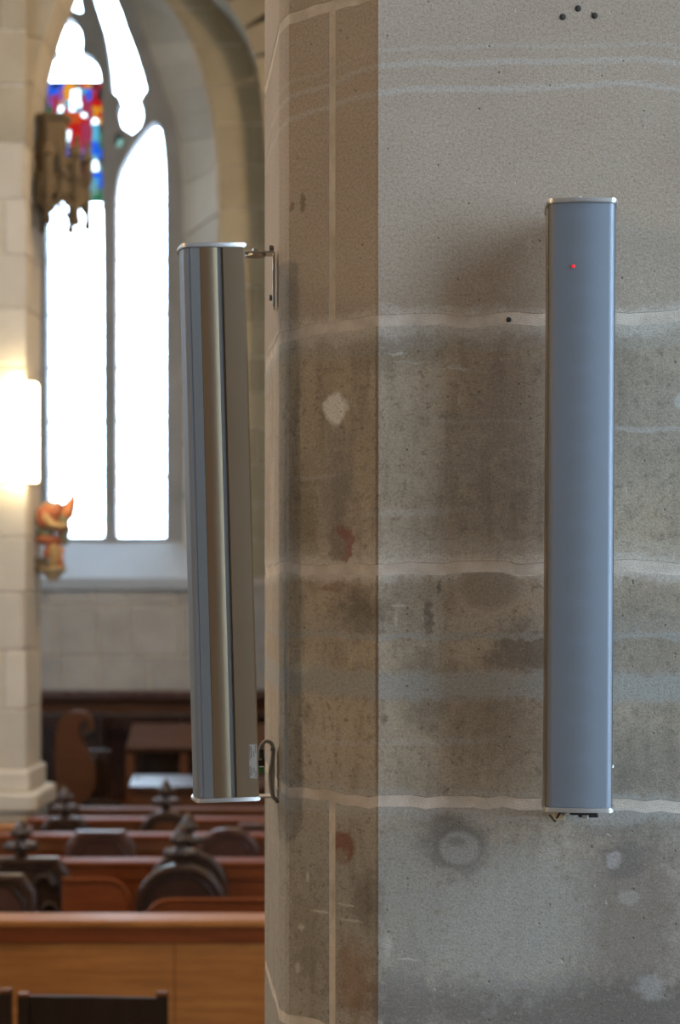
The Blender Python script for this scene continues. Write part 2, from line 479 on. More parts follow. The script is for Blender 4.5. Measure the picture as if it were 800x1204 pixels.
    mark(402, 993, 13, 18, (.22, .085, .045), .95, .25); mark(398, 1003, 8, 8, (.30, .25, .19), .7, .3)
    mark(404, 636, 13, 22, (.24, .075, .055), .75, .15); mark(398, 640, 10, 18, (.25, .215, .17), .85, .3)
    mark(395, 693, 20, 5, (.22, .09, .06), .45, .5); mark(357, 236, 4, 11, (.17, .125, .07), .8, .3); mark(343, 240, 3, 6, (.17, .125, .07), .7, .3)
    mark(505, 725, 5, 18, (.09, .07, .055), .7, .5); mark(518, 690, 3, 10, (.09, .07, .055), .6, .5)
    mark(466, 416, 12, 3, (.55, .53, .47), .7, .5); mark(530, 432, 14, 2.5, (.55, .53, .47), .55, .5); mark(480, 427, 22, 1.4, (.55, .53, .47), .5, .4)
    mark(362, 785, 22, 5, (.50, .44, .33), .4, .7); mark(800, 470, 7, 9, (.55, .53, .5), .7, .4); mark(625, 290, 3, 9, (.5, .48, .43), .4, .5)
    for x, y, rx, ry, a in [(378, 1072, 11, 1.6, .6), (408, 1064, 12, 1.5, .55), (412, 1082, 14, 1.5, .5), (362, 1030, 2, 7, .6), (355, 1090, 4, 4, .55), (350, 1138, 3, 7, .5), (470, 712, 9, 1.6, .5),
                            (466, 728, 2, 9, .45), (352, 786, 12, 7, .4), (354, 848, 2, 6, .5), (456, 1112, 5, 14, .35), (480, 1128, 12, 1.4, .45), (700, 830, 3, 5, .4), (665, 905, 2, 5, .4), (540, 470, 1.6, 6, .4)]:
        mark(x, y, rx, ry, (.62, .57, .48), a, .5, 2)
    # thin dark line down the corner beside the chamfer
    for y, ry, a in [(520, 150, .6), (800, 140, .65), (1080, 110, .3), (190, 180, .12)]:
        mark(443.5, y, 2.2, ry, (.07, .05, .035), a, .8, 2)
    # small pale tool marks and dark pits
    vo = t.new('ShaderNodeTexVoronoi'); t.L(t.vmath('MULTIPLY', rag, (1.5, 1, 1)), vo.inputs['Vector']); vo.inputs['Scale'].default_value = 26
    fl = t.ramp(vo.outputs['Distance'], .10, .05); pick = t.new('ShaderNodeSeparateColor'); t.L(vo.outputs['Color'], pick.inputs[0])
    fl = t.math('MULTIPLY', fl, t.ramp(pick.outputs[0], .62, .68))
    col = t.mix(t.math('MULTIPLY', fl, .6), col, (.52, .47, .38))
    v2 = t.new('ShaderNodeTexVoronoi'); t.L(uv, v2.inputs['Vector']); v2.inputs['Scale'].default_value = 60
    pk2 = t.new('ShaderNodeSeparateColor'); t.L(v2.outputs['Color'], pk2.inputs[0])
    pit = t.math('MULTIPLY', t.ramp(v2.outputs['Distance'], .16, .08), t.ramp(pk2.outputs[0], .8, .84))
    col = t.mix(t.math('MULTIPLY', pit, .7), col, (.09, .075, .06))
    fine = t.noise(uv, 190, 4, .7).outputs['Fac']
    col = t.mix(t.ramp(fine, .32, .52, .38, 0), col, (.10, .08, .055))
    col = t.mix(t.ramp(fine, .56, .7, 0, .28), col, (.50, .46, .40))
    col = t.mix(t.ramp(grain, .35, .68, .35, 0), col, (.08, .065, .05))
    col = t.mix(t.ramp(grain, .6, .75, 0, .18), col, (.55, .5, .44))
    t.L(col, t.bsdf.inputs['Base Color']); t.bsdf.inputs['Roughness'].default_value = .88
    hgt = t.math('ADD', t.math('MULTIPLY', mid, .5), t.math('SUBTRACT', t.math('MULTIPLY', grain, .35), t.math('MULTIPLY', pit, .6)))
    t.bump(t.math('SUBTRACT', hgt, t.math('MULTIPLY', fl, .4)), .45, .006)
    return t.m
M['pier'] = pier_stone()

pier = core('stone_pier', MAIN, [(1.9, 4.6), (.25, 4.6)], 0.0, ZC, M['mortar'], .0009)
struct(pier, 'grey sandstone pier with pale mortar joints carrying the two column loudspeakers')
G = .0085
zj = [muv(620, y)[1] for y in (945, 668, 375, -16)]
joints = sorted([zj[0] - .395 * k for k in range(1, 6)] + zj + [zj[3] + .40 * k for k in range(1, 14)])
joints = [0.0] + [z for z in joints if .1 < z < ZC - .1] + [ZC]
uE0, uE1 = MAIN.u[0], MAIN.u[-1]
u391 = muv(390.5, 800)[0]; u685 = muv(684, 1100)[0]
HOLES = [(662, 20), (680, 10), (699.5, 18.5)]
for k, (a, b) in enumerate(zip(joints, joints[1:])):
    zm = (a + b) / 2
    if zj[0] > zm > zj[0] - .4: cuts = [u391]
    elif zj[2] < zm < zj[3]: cuts = [u391]
    elif zj[0] < zm < zj[2]: cuts = []
    else: cuts = [(-.12, .42, .95)[k % 3], (.5, 1.05, .7)[k % 3]]
    es = [uE0 - G] + cuts + [1.0 + .2 * (k % 2)] + [uE1 + G]
    es = sorted(set(es))
    for p, q in zip(es, es[1:]):
        if q - p < .05: continue
        u0 = max(uE0, p + G * (.75 if p in (u391,) else 1)); u1 = min(uE1, q - G * .75)
        me = block_mesh(MAIN, u0, u1, a + (G if a > 0 else 0), b - (G if b < ZC else 0), .045, .0015, .025, .007)
        o = link('stone_block', me, M['pier'], pier)

# three drilled anchor holes above and one in the joint
for i, (x, y) in enumerate(HOLES + [(598.5, 376)]):
    u, z, Y = muv(x, y); p, nv = MAIN.at(u)
    r = .0052 if i < 3 else .0042
    MB().lathe([(r, .0), (r * 1.05, -.0004), (r * .9, -.0012), (r * .3, -.0015)], n=14).build('anchor_hole', M['hole'], pier,
        (p.x + nv.x * .0006, p.y + nv.y * .0006, z), (R90, 0, -A8), True)
# chip left in the chamfer
# ------------------------------------------------------------------ column loudspeakers
SH = .94
def outline(off=0.0):
    half = [(.0505, -.022), (.0505, -.036)] + [(.0405 + .010 * math.cos(a), -.0385 - .0115 * math.sin(a)) for a in [k * R90 / 5 for k in range(1, 6)]] + [(.030, -.0518), (.017, -.0538), (0, -.0550)]
    half = [(x + off * (1 if x > .02 else 0), y - off * (1 if y < -.03 else 0)) for x, y in half]
    return [(-x, y) for x, y in half] + half[::-1][1:]
def smooth_outline(): pass

def loudspeaker(label, loc, rot, left):
    t = thing('column_loudspeaker', label, 'loudspeaker', loc, rot)
    h = SH / 2
    # grille: curved perforated sheet
    fr = outline()
    inner = [(x * .965, y * .96) for x, y in fr]
    auto_smooth(MB().prism(fr + inner[::-1], -h + .004, h - .004, 'xy').build('grille', M['grille'], t), 60)
    # housing: two bulging side rails, a groove behind each, then the back box
    hs = [(.0495, -.0225), (.0518, -.0215), (.0528, -.017), (.0537, -.010), (.0541, -.004), (.0538, .002), (.0530, .007), (.0475, .0075), (.0475, .0165), (.0530, .017), (.0532, .020), (.0532, .052), (.0505, .0550)]
    body = hs + [(-x, y) for x, y in hs[::-1]]
    auto_smooth(MB().prism(body, -h + .004, h - .004, 'xy').build('housing', M['alu'], t), 35)
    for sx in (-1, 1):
        MB().box(sx * .0508 - .0008, sx * .0508 + .0008, -.0385, -.0222, -h + .004, h - .004).build('grille_shade_band', M['alu_dark'], t)  # dark band added to stand in for shade on the grille's side
        MB().box(sx * .0480 - .0006, sx * .0480 + .0006, .0076, .0164, -h + .004, h - .004).build('groove_strip', M['alu_dark'], t)
    out = outline(.0035)[1:-1] + [(.0560, -.018), (.0560, .05), (.052, .057), (-.052, .057), (-.0560, .05), (-.0560, -.018)]
    out = [(-x, y) for x, y in out][::-1] if False else out
    for sz in (-1, 1):
        bm = bmesh.new()
        vs = [bm.verts.new((x, y, sz * h - .0035)) for x, y in out]
        f = bm.faces.new(vs); r = bmesh.ops.extrude_face_region(bm, geom=[f])
        for v in r['geom']:
            if isinstance(v, bmesh.types.BMVert): v.co.z += .007
        bmesh.ops.recalc_face_normals(bm, faces=bm.faces[:])
        bmesh.ops.bevel(bm, geom=[e for e in bm.edges if abs(e.verts[0].co.z - e.verts[1].co.z) < 1e-6], offset=.0014, segments=2, affect='EDGES')
        me = bpy.data.meshes.new('end_cap'); bm.to_mesh(me); bm.free()
        c = auto_smooth(link('end_cap', me, M['cap'], t), 30)
    if not left:
        MB().lathe([(.0024, -.0006), (.0024, .0006), (.001, .0012)], n=12).build('indicator_light', M['led'], t, (-.0135, -.0556, h - .102), (R90, 0, 0))
    return t, h

# right-hand loudspeaker, square to the wall
YRS = 2.935
zt_, zb_ = PZ(242.5, YRS), PZ(949, YRS)
SHR = zt_ - zb_
px_mid = 681.5
loc = (PX(px_mid, YRS), YRS, (zt_ + zb_) / 2)
sr, h = loudspeaker('blue grey column loudspeaker with a small red light on its front', loc, (math.radians(.0), math.radians(.32), -A8 * .6), False)
wallY = .115
# bracket plate, arms, bolts behind it
MB().box(-.02, .02, wallY - .006, wallY + .004, h - .13, h + .012, .001).box(-.02, .02, -.0, wallY, h + .0045, h + .0075, .0008).build('upper_bracket', M['steel'], sr)
MB().lathe([(.006, .0), (.006, .005), (.003, .008)], n=12).build('bolt', M['cap'], sr, (-.004, -.012, h + .007))
MB().box(-.012, .03, -.015, wallY + .004, -h - .012, -h - .0045, .001).box(.002, .034, .02, .06, -h - .020, -h - .011, .002).build('lower_bracket', M['black'], sr)
MB().lathe([(.005, .0), (.005, .006), (.002, .007)], n=6).build('bolt', M['cap'], sr, (.012, -.004, -h - .019))
MB().tube([(-.030, .055, -h - .003), (-.026, .03, -h - .013), (-.018, .01, -h - .010), (-.006, .0, -h - .006), (.01, .01, -h - .008)], .0022, 8).build('wire', M['black'], sr, smooth=True)
MB().tube([(-.026, .02, -h - .012), (-.031, .03, -h - .022), (-.034, .05, -h - .03), (-.04, .105, -h - .028)], .0020, 8).build('wire', M['black'], sr, smooth=True)
MB().box(-.036, -.018, .03, wallY + .002, -h - .026, -h - .016, .002).build('wall_plug', M['wire'], sr)
MB().tube([(.058, .09, -h + .052), (.061, .105, -h + .055), (.064, .114, -h + .06)], .0025, 8).build('cable_clip', M['cap'], sr, smooth=True)

# left-hand loudspeaker, turned to face the nave and tipped forward
YLS = 3.22
top, bot = P(248, 291, YLS), P(265, 940, YLS)
mid = (top + bot) / 2
tilt = math.atan2(bot.x - top.x, top.z - bot.z)
sl, h = loudspeaker('loudspeaker seen side on, bracketed to the pier edge before the tall window', mid, (0, 0, 0), True)
# local -Y (front) -> world -X, a touch towards the camera
Rm = Matrix.Rotation(-tilt, 4, 'Y') @ Matrix.Rotation(math.radians(-90 + 7), 4, 'Z')
sl.rotation_euler = Rm.to_euler()
inv = (Matrix.Translation(mid) @ Rm).inverted()
def loc_(p): return inv @ Vector(p)
pl = MAIN
pu, _, _ = MAIN.uv(326, 300); pp, pn = MAIN.at(pu)
wx, wy = pp.x, pp.y
def world_part(name, mb, mat, parent, smooth=False):
    mb.v = [tuple(inv @ Vector(v)) for v in mb.v]
    return mb.build(name, mat, parent, smooth=smooth)
zt2 = PZ(286, YLS) ; zb2 = PZ(943.5, YLS)
cu_ = Vector((PX(300, YLS), YLS, 0))
# upper arm: slotted plate over the cap, pivot washer, then the plate running down the pier
world_part('upper_bracket', MB().box(PX(277, YLS), wx - .003, wy - .035, wy + .005, zt2, zt2 + .0035, .0008), M['steel'], sl)
world_part('bracket_plate', MB().box(wx - .007, wx - .0035, wy - .035, wy + .005, PZ(364, wy), zt2 + .0035, .0008), M['steel'], sl)
world_part('pivot_washer', MB().lathe([(.018, 0), (.018, .004)], (PX(301, wy), wy - .018, zt2 - .0045), 24), M['steel'], sl)
world_part('bolt', MB().lathe([(.006, 0), (.006, .006), (.004, .0075)], (PX(301, wy), wy - .018, zt2 + .0035), 6), M['steel'], sl)
for yy in (294, 352):
    world_part('bolt', MB().lathe([(.0055, 0), (.0055, .006), (.003, .008)], (wx - .013, wy - .018, PZ(yy, wy)), 6, 'x'), M['alu_dark'], sl)
# lower arm
wx2 = wx - .001
world_part('lower_bracket', MB().box(PX(277, YLS), wx2 - .003, wy - .035, wy + .005, zb2 - .0035, zb2, .0008).box(wx2 - .0065, wx2 - .003, wy - .035, wy + .005, zb2 - .0035, zb2 + .085, .0008), M['steel'], sl)
world_part('bolt', MB().lathe([(.004, -.007), (.006, -.006), (.006, 0)], (PX(286, YLS), wy - .018, zb2 - .0035), 6), M['steel'], sl)
# connector, green plug and the looping cable
bx = PX(302, YLS)
world_part('plug', MB().box(bx + .001, bx + .009, wy - .05, wy - .035, PZ(896, YLS), PZ(886, YLS), .001), M['black'], sl)
world_part('terminal_block', MB().box(bx + .001, bx + .010, wy - .05, wy - .035, PZ(915, YLS), PZ(907, YLS), .001), M['green'], sl)
cab = [(306, 894), (306, 884), (308, 876), (313, 871.5), (319, 874), (321.5, 882), (320, 895), (318, 908), (318.5, 922), (320.5, 935), (325, 941), (326, 944)]
def smoothline(p, n=5):
    r = []
    for i in range(len(p) - 1):
        p0, p1, p2, p3 = p[max(0, i - 1)], p[i], p[i + 1], p[min(len(p) - 1, i + 2)]
        for k in range(n):
            t_ = k / n
            r.append(tuple(.5 * (2 * b + (c - a) * t_ + (2 * a - 5 * b + 4 * c - d) * t_ ** 2 + (3 * b - a - 3 * c + d) * t_ ** 3) for a, b, c, d in zip(p0, p1, p2, p3)))
    return r + [tuple(p[-1])]
world_part('cable', MB().tube([P(x, y, wy - .042) for x, y in smoothline(cab)], .0036, 10), M['cable'], sl, True)
world_part('wire', MB().tube([P(x, y, wy - .04) for x, y in smoothline([(304, 897), (305, 903), (308, 908), (310, 910)])], .0008, 6), M['black'], sl, True)
world_part('cable_clip', MB().box(wx - .010, wx - .002, wy - .05, wy - .035, PZ(880, wy), PZ(877, wy), .0006), M['alu_dark'], sl)
# rating sticker on the side (local +X or -X side that faces the camera)
side = -1 if (Rm @ Vector((-1, 0, 0))).y < 0 else 1
sx = side * .0534
stk = MB().box(min(sx, sx + side * .0004), max(sx, sx + side * .0004), .039, .0525, -h + .035, -h + .092).build('rating_sticker', M['sticker'], sl)
rnd = random.Random(4)
ink = MB()
for yy, z0, z1 in [(.0405, .066, .091), (.043, .07, .089), (.0475, .072, .082), (.0505, .078, .09), (.0405, .038, .056), (.043, .040, .054), (.0470, .045, .052), (.0500, .037, .047)]:
    z = z0
    while z < z1:
        d = rnd.uniform(.0015, .0035)
        ink.box(min(sx + side * .0004, sx + side * .0007), max(sx + side * .0004, sx + side * .0007), yy - .0007, yy + .0007, -h + z, -h + min(z1, z + d)); z += d + .0009
ink.build('printed_lines', M['ink'], stk)

# ------------------------------------------------------------------ far wall with the traceried window
YW, YG = YB, 16.2
sg = F / YG
def g2(p, Y=YG): return (PX(p[0], Y), PZ(p[1], Y))
WC = 88.0
def mir(p): return (2 * WC - p[0], p[1])
# opening at the tracery (inner) and at the wall face (outer), right half from the sill up to the apex
innR = [(214, 640), (214, 400), (214, 280), (212.5, 220), (210, 168), (202, 138), (192, 112), (182, 80), (172, 52), (154, 5), (132, -42), (110, -82), (88, -112)]
outR = [(257, 690), (257, 400), (256.5, 250), (255, 195), (252, 160), (247, 128), (240, 100), (233, 72), (224, 48), (209, 22), (192, -2), (150, -55), (88, -118)]
def full(R): return R + [mir(p) for p in R[::-1][1:]]
inn = [g2((WC + (p[0] - WC) * 1.07, p[1] + (8 if p[1] > 600 else -8 if p[1] < 0 else 0))) for p in full(innR)]
outw = [g2(p, YW) for p in full(outR)]
wall_back = link('wall_back', shape([(XL - .3, 0), (XR + .3, 0), (XR + .3, ZC), (XL - .3, ZC)], [outw], YW + .010, YW + .9), M['mortar'])
struct(wall_back)
# tracery with its openings
def S(p, n=4): return smoothline(p, n)
archR = lambda y: -152 + math.sqrt(max(1, 349 ** 2 - (215 - min(y, 215)) ** 2))
side_l = [(138, 632), (196, 632), (196, 240)] + [(archR(y) - 1.5, y) for y in (215, 195, 178, 162, 152)] + S([(183, 146), (176, 152), (165, 166), (152, 186), (142, 208), (138, 236)])
dag = S([(103, -30), (110, -6), (117, 16), (124, 38), (130, 70), (132.5, 95), (134, 111)]) + S([(141, 116), (144, 122), (141, 132), (143, 146), (149, 155), (157, 160)]) + \
    S([(165, 153), (169, 142), (168, 130), (165, 122), (170, 116)]) + S([(173, 108), (169, 92), (163, 73), (157, 56), (150, 38), (145, 23), (139, 7), (131, -10), (118, -32)])
ctr = [(58, 632), (124, 632), (123, 300), (121.5, 232), (121, 110)] + S([(120, 100), (117, 84), (110, 72), (103, 67), (97.5, 65), (98, 55), (97, 44), (91, 31), (82, 25), (73, 31), (67, 44), (67, 55), (69, 64), (62, 70), (57, 82), (55, 98)]) + [(56, 232), (57, 300)]
tri = S([(80, 14), (84, 2), (90, -8), (95, 4), (98, 18), (90, 16), (80, 14)])[:-1]
eye = [(141 + 5.5 * math.cos(a * .5236), 168 + 8 * math.sin(a * .5236)) for a in range(12)]
holes = [side_l, dag, ctr, tri, eye, [mir(p) for p in side_l], [mir(p) for p in dag]]
window = link('window_1', shape(inn, [[g2(p) for p in q] for q in holes], YG - .11, YG + .11, .02, 2), M['tracery'])
auto_smooth(window, 35)
struct(window, 'tall pointed church window with bar tracery, one stained panel and clear leaded lights')
def pane(poly, mat, y0=YG + .012, y1=YG + .018, name='pane'):
    return MB().prism([g2(p) for p in poly], y0, y1).build(name, mat, window)
def clip_band(poly, y0, y1):
    def cut(pl, y, keep_below):
        r = []
        for a, b in zip(pl, pl[1:] + pl[:1]):
            ia = (a[1] >= y) if keep_below else (a[1] <= y); ib = (b[1] >= y) if keep_below else (b[1] <= y)
            if ia: r.append(a)
            if ia != ib:
                t_ = (y - a[1]) / (b[1] - a[1]); r.append((a[0] + (b[0] - a[0]) * t_, y))
        return r
    return cut(cut(poly, y0, True), y1, False)
bars = [242, 306, 370, 433, 496, 560]
for q in (side_l, [mir(p) for p in side_l]):
    for a, b in zip([130] + bars, bars + [640]):
        pl_ = clip_band(q, a + .8, b - .8)
        if len(pl_) > 2: pane(pl_, M['clear'])
for a, b in zip([240, 306, 370, 433, 496, 560], [306, 370, 433, 496, 560, 640]): pane(clip_band(ctr, a + .8, b - .8), M['clear'])
for q in (dag, [mir(p) for p in dag]):
    for a, b in ((-40, 32), (32, 88), (88, 170)): pane(clip_band(q, a + .5, b - .5), M['clear'])
pane(clip_band(ctr, 15, 66), M['clear']); pane(clip_band(ctr, 67, 95), M['clear']); pane(tri, M['clear']); pane(eye, GM['n'])
for q, x0, x1 in ((side_l, 138, 196), (ctr, 57, 124), ([mir(p) for p in side_l], 2 * WC - 196, 2 * WC - 138)):
    for y in bars:
        a, b = g2((x0 - 2, y)), g2((x1 + 2, y))
        MB().tube([(a[0], YG - .01, a[1]), (b[0], YG - .01, b[1])], .011, 6).build('saddle_bar', M['lead'], window)
# diamond leading of the clear lights: one joined mesh for each light
def leading(q, y0, y1, x0, x1):
    mb = MB(); d = 13.0
    def inside(x, y):
        c = False
        for a, b in zip(q, q[1:] + q[:1]):
            if (a[1] > y) != (b[1] > y) and x < (b[0] - a[0]) * (y - a[1]) / (b[1] - a[1]) + a[0]: c = not c
        return c
    for sgn in (1, -1):
        k = -60
        while k < 60:
            seg = []
            n = 70
            for i in range(n + 1):
                x = x0 + (x1 - x0) * i / n; y = y0 + k * d * 1.5 + sgn * (x - x0) * 1.5
                ok = y0 < y < y1 and inside(x, y)
                if ok: seg.append((x, y))
                if (not ok or i == n) and len(seg) > 1:
                    a, b = g2(seg[0]), g2(seg[-1]); mb.tube([(a[0], YG + .006, a[1]), (b[0], YG + .006, b[1])], .0035, 4, False)
                if not ok: seg = []
            k += 1
    if mb.v:
        o = mb.build('lead_lattice', M['lead'], window); o['kind'] = 'stuff'
leading(side_l, 140, 632, 138, 196); leading(ctr, 240, 632, 57, 124); leading([mir(p) for p in side_l], 140, 632, 2 * WC - 196, 2 * WC - 138); leading(dag, -20, 160, 100, 180)
# stained panel: small pieces between lead lines
rows = ["bdbyydoydr", "bbmywwcbpd", "mpmywwpbrd", "mpycwwpprr", "gpwpwcppyy", "cwwooowpyr", "drwooorpwy", "ddwrrrppcd", "ddwwrrppcg", "ddcwrrppcn",
        "ddbcrrppbg", "ddrbrrmnbb", "dddbrmbncb", "dddwwmdwwd", "dddwmmdwwn", "dddmmmrmbb", "dddwcwrccb", "ddrcrrdcnb", "dddrrddnng", "dddddddngg"]
nr, nc = len(rows), 10
rs = random.Random(11)
def gp(i, j):
    x = 55 + (121.5 - 55) * j / nc; y = 97 + (236 - 97) * i / nr
    if 0 < i < nr: y += rs.uniform(-1.6, 1.6)
    if 0 < j < nc: x += rs.uniform(-1.7, 1.7)
    return (x, y)
gpts = [[gp(i, j) for j in range(nc + 1)] for i in range(nr + 1)]
for i in range(nr):
    for j in range(nc):
        q = [gpts[i][j], gpts[i][j + 1], gpts[i + 1][j + 1], gpts[i + 1][j]]
        c = (sum(p[0] for p in q) / 4, sum(p[1] for p in q) / 4)
        q = [(c[0] + (p[0] - c[0]) * .9, c[1] + (p[1] - c[1]) * .9) for p in q]
        pane(q, GM[rows[i][j]], name='stained_pane')
x0, z0 = g2((54.5, 238)); x1, z1 = g2((122, 95.5))
link('lead_came', shape([(x0, z0), (x1, z0), (x1, z1), (x0, z1)],
     [[(lambda p: g2((c[0] + (p[0] - c[0]) * .88, c[1] + (p[1] - c[1]) * .88)))(p) for p in q]
      for q in [[gpts[i][j], gpts[i][j + 1], gpts[i + 1][j + 1], gpts[i + 1][j]] for i in range(nr) for j in range(nc)]
      for c in [(sum(p[0] for p in q) / 4, sum(p[1] for p in q) / 4)]], YG + .008, YG + .022), M['lead'], window)

# splayed reveal: one dressed stone after another round the opening
def rev_pt(k, R, Y): 
    i = min(int(k), len(R) - 2); f = k - i
    p = (R[i][0] + (R[i + 1][0] - R[i][0]) * f, R[i][1] + (R[i + 1][1] - R[i][1]) * f)
    return Vector((PX(p[0], Y), Y, PZ(p[1], Y)))
def reveal(mirror):
    A = [(mir(p) if mirror else p) for p in innR]; B = [(mir(p) if mirror else p) for p in outR]
    ks = [0.0] + [k * .25 for k in (1, 2, 3, 4, 5, 6, 7, 8)] + [3, 4, 5, 6, 7, 8, 9, 10, 11, 12]
    for a, b in zip(ks, ks[1:]):
        e = .012; a2, b2 = a + e, b - e
        vs = []
        for k in (a2, (a2 + b2) / 2, b2):
            p = rev_pt(k, A, YG - .09); q = rev_pt(k, B, YW)
            m_ = p.lerp(q, .5); nrm_ = Vector((1 if not mirror else -1, .6, 0)).normalized() * .12
            vs += [p, q, q + nrm_ + Vector((0, .1, 0)), p + nrm_]
        fs = []
        for s_ in (0, 4):
            for i in range(4): fs.append((s_ + i, s_ + (i + 1) % 4, s_ + 4 + (i + 1) % 4, s_ + 4 + i))
        fs += [(0, 1, 2, 3), (11, 10, 9, 8)]
        MB().add(vs, fs).build('reveal_stone', M['stone_pale' if True else ''], wall_back)
reveal(False); reveal(True)
for mirror in (False, True):
    A = [(mir(p) if mirror else p) for p in innR]; B = [(mir(p) if mirror else p) for p in outR]
    vs = []; sg_ = -1 if mirror else 1
    for k in range(len(A)):
        p = rev_pt(k, A, YG - .09); q = rev_pt(k, B, YW)
        vs += [p + Vector((sg_ * .012, .012, 0)), q + Vector((sg_ * .012, .02, 0)), q + Vector((sg_ * .3, .3, 0)), p + Vector((sg_ * .3, .35, 0))]
    fs = [(4 * k + i, 4 * k + (i + 1) % 4, 4 * k + 4 + (i + 1) % 4, 4 * k + 4 + i) for k in range(len(A) - 1) for i in range(4)]
    MB().add(vs, fs).build('reveal_mortar', M['mortar'], wall_back)
# backing behind the reveal joints
# sloping sill
sl_ = MB()
a0, a1 = PX(2 * WC - 214, YG), PX(214, YG); b0, b1 = PX(2 * WC - 257, YW), PX(257, YW)
zA, zB = PZ(636, YG), PZ(680, YW)
vs = [(a0, YG + .11, zA), (a1, YG + .11, zA), (a1, YG - .1, zA), (a0, YG - .1, zA), (b1, YW - .04, zB), (b0, YW - .04, zB), (b1, YW - .04, zB - .09), (b0, YW - .04, zB - .09), (a1, YG + .11, zB - .09), (a0, YG + .11, zB - .09)]
sl_.add(vs, [(0, 1, 2, 3), (3, 2, 4, 5), (5, 4, 6, 7), (7, 6, 8, 9), (9, 8, 1, 0), (1, 8, 6, 4, 2), (0, 3, 5, 7, 9)])
sl_.build('window_sill', M['sill'], window)

# coursed stones of the far wall, right of the window and below it
def wall_stone(poly, mat):
    c = (sum(p[0] for p in poly) / len(poly), sum(p[1] for p in poly) / len(poly))
    n = len(poly); vs = []
    for d, sh in ((YW + .05, 0), (YW + .006, 0), (YW, .008)):
        for p in poly:
            v = Vector(p) - Vector(c); l = v.length
            v = v * (1 - sh / max(l, .02)); vs.append((c[0] + v.x, d, c[1] + v.y))
    fs = [tuple(range(2 * n, 3 * n))]
    for r in (0, 1): fs += [(r * n + i, r * n + (i + 1) % n, (r + 1) * n + (i + 1) % n, (r + 1) * n + i) for i in range(n)]
    MB().add(vs, fs).build('stone_block', mat, wall_back)
def out_x(y):
    for a, b in zip(outR, outR[1:]):
        if b[1] <= y <= a[1]: return a[0] + (b[0] - a[0]) * (y - a[1]) / ((b[1] - a[1]) or 1)
    return 257 if y > 0 else 88
ys = [-110, -70, -30, 10, 52, 100, 146, 195, 244, 290, 336, 380, 420, 462, 505, 548, 592, 636, 680]
for i, (a, b) in enumerate(zip(ys, ys[1:])):
    es = [None, 300 + (i % 2) * 34, 372 + (i % 3) * 15, 470 + (i % 2) * 20, 560, 650 + (i % 2) * 30, 750, 850, 960]
    for p, q in zip(es, es[1:]):
        if p is None:
            lo = [(out_x(y) + 2.5, y) for y in (b - .9, (2 * b + a) / 3, (b + 2 * a) / 3, a + .9)]
            poly = lo + [(q - .9, a + .9), (q - .9, b - .9)]
        else: poly = [(p + .9, b - .9), (p + .9, a + .9), (q - .9, a + .9), (q - .9, b - .9)]
        wall_stone([g2(t_, YW) for t_ in poly][::-1], M['stone_back'])
dado = [(686, 712), (712, 772), (772, 832), (832, 890)]
cutsx = [[-60, 10, 58, 108, 150, 206, 262, 330, 400], [-60, 30, 66, 117, 155, 212, 280, 350, 400], [-60, 20, 76, 118, 176, 228, 300, 360, 400], [-60, 40, 100, 160, 240, 320, 400]]
for (a, b), cx_ in zip(dado, cutsx):
    for p, q in zip(cx_ + list(range(470, 970, 70)), cx_[1:] + list(range(470, 970, 70))):
        wall_stone([g2(t_, YW) for t_ in [(p + 1, b - 1), (p + 1, a + 1), (q - 1, a + 1), (q - 1, b - 1)]][::-1], M['stone_dado'])

# wall rib crossing high beside the window
rib = [(318, 1010), (318, 850), (318, 700), (318, 560), (318, 420), (317, 300), (314, 190), (309, 120), (301, 75), (288, 42), (268, 12), (240, -20), (205, -55)]
for i, (p, q) in enumerate(zip(rib, rib[1:])):
    a, b = Vector(g2(p, 15.3)), Vector(g2(q, 15.3)); d = (b - a).normalized(); n_ = Vector((d.y, -d.x)) * .5
    if n_.x < 0 and n_.y < 0: n_ = -n_
    g_ = d * .008
    MB().prism([a + g_, b - g_, b - g_ + n_, a + g_ + n_], 15.1, YW + .04).build('rib_stone', M['stone_arch'], wall_back)

# ------------------------------------------------------------------ rest of the shell
def gothic(yc, w, z0, z1):
    zs_ = z1 - w * 1.1
    pts = [(yc - w / 2, z0), (yc + w / 2, z0)]
    for k in range(0, 7):
        t_ = k / 6; pts.append((yc + w / 2 * (1 - t_ ** 1.8), zs_ + (z1 - zs_) * t_ ** .9))
    for k in range(5, -1, -1):
        t_ = k / 6; pts.append((yc - w / 2 * (1 - t_ ** 1.8), zs_ + (z1 - zs_) * t_ ** .9))
    return pts
def side_wall(name, X, t, wins):
    me = shape([(YN - .3, 0), (YB + .3, 0), (YB + .3, ZC), (YN - .3, ZC)], [gothic(*w) for w in wins], -.2, .2)
    for v in me.vertices: v.co = (X + t * .2 - v.co.y, v.co.x, v.co.z)
    return struct(link(name, me, M['plaster']))
wr = side_wall('wall_right', XR, 1, RIGHT_WINDOWS); wl = side_wall('wall_left', XL, -1, LEFT_WINDOWS)
n = 2
for X, t, wins in ((XR, 1, RIGHT_WINDOWS), (XL, -1, LEFT_WINDOWS)):
    for w in wins:
        me = shape(gothic(*w), [], -.004, .004)
        for v in me.vertices: v.co = (X + t * .25 - v.co.y, v.co.x, v.co.z)
        o = struct(link('window_%d' % n, me, M['clear'])); n += 1
        mb = MB()
        for yy in (w[0] - .018,): mb.box(X + t * .25 - .06, X + t * .25 + .06, yy - .06, yy + .06, w[2], w[3] - .1)
        mb.build('mullion', M['tracery'], o)
struct(MB().box(XL - .4, XR + .4, YN - .3, YN, 0, ZC).build('wall_front', M['wood_matt']))  # unseen end wall; dark finish made up so the aluminium reflects dark
struct(MB().box(XL - .4, XR + .4, YN - .3, YB + .9, -.2, 0).build('floor', M['floor']))
struct(MB().box(XL - .4, XR + .4, YN - .3, YB + .9, ZC, ZC + .3).build('ceiling', M['plaster']))

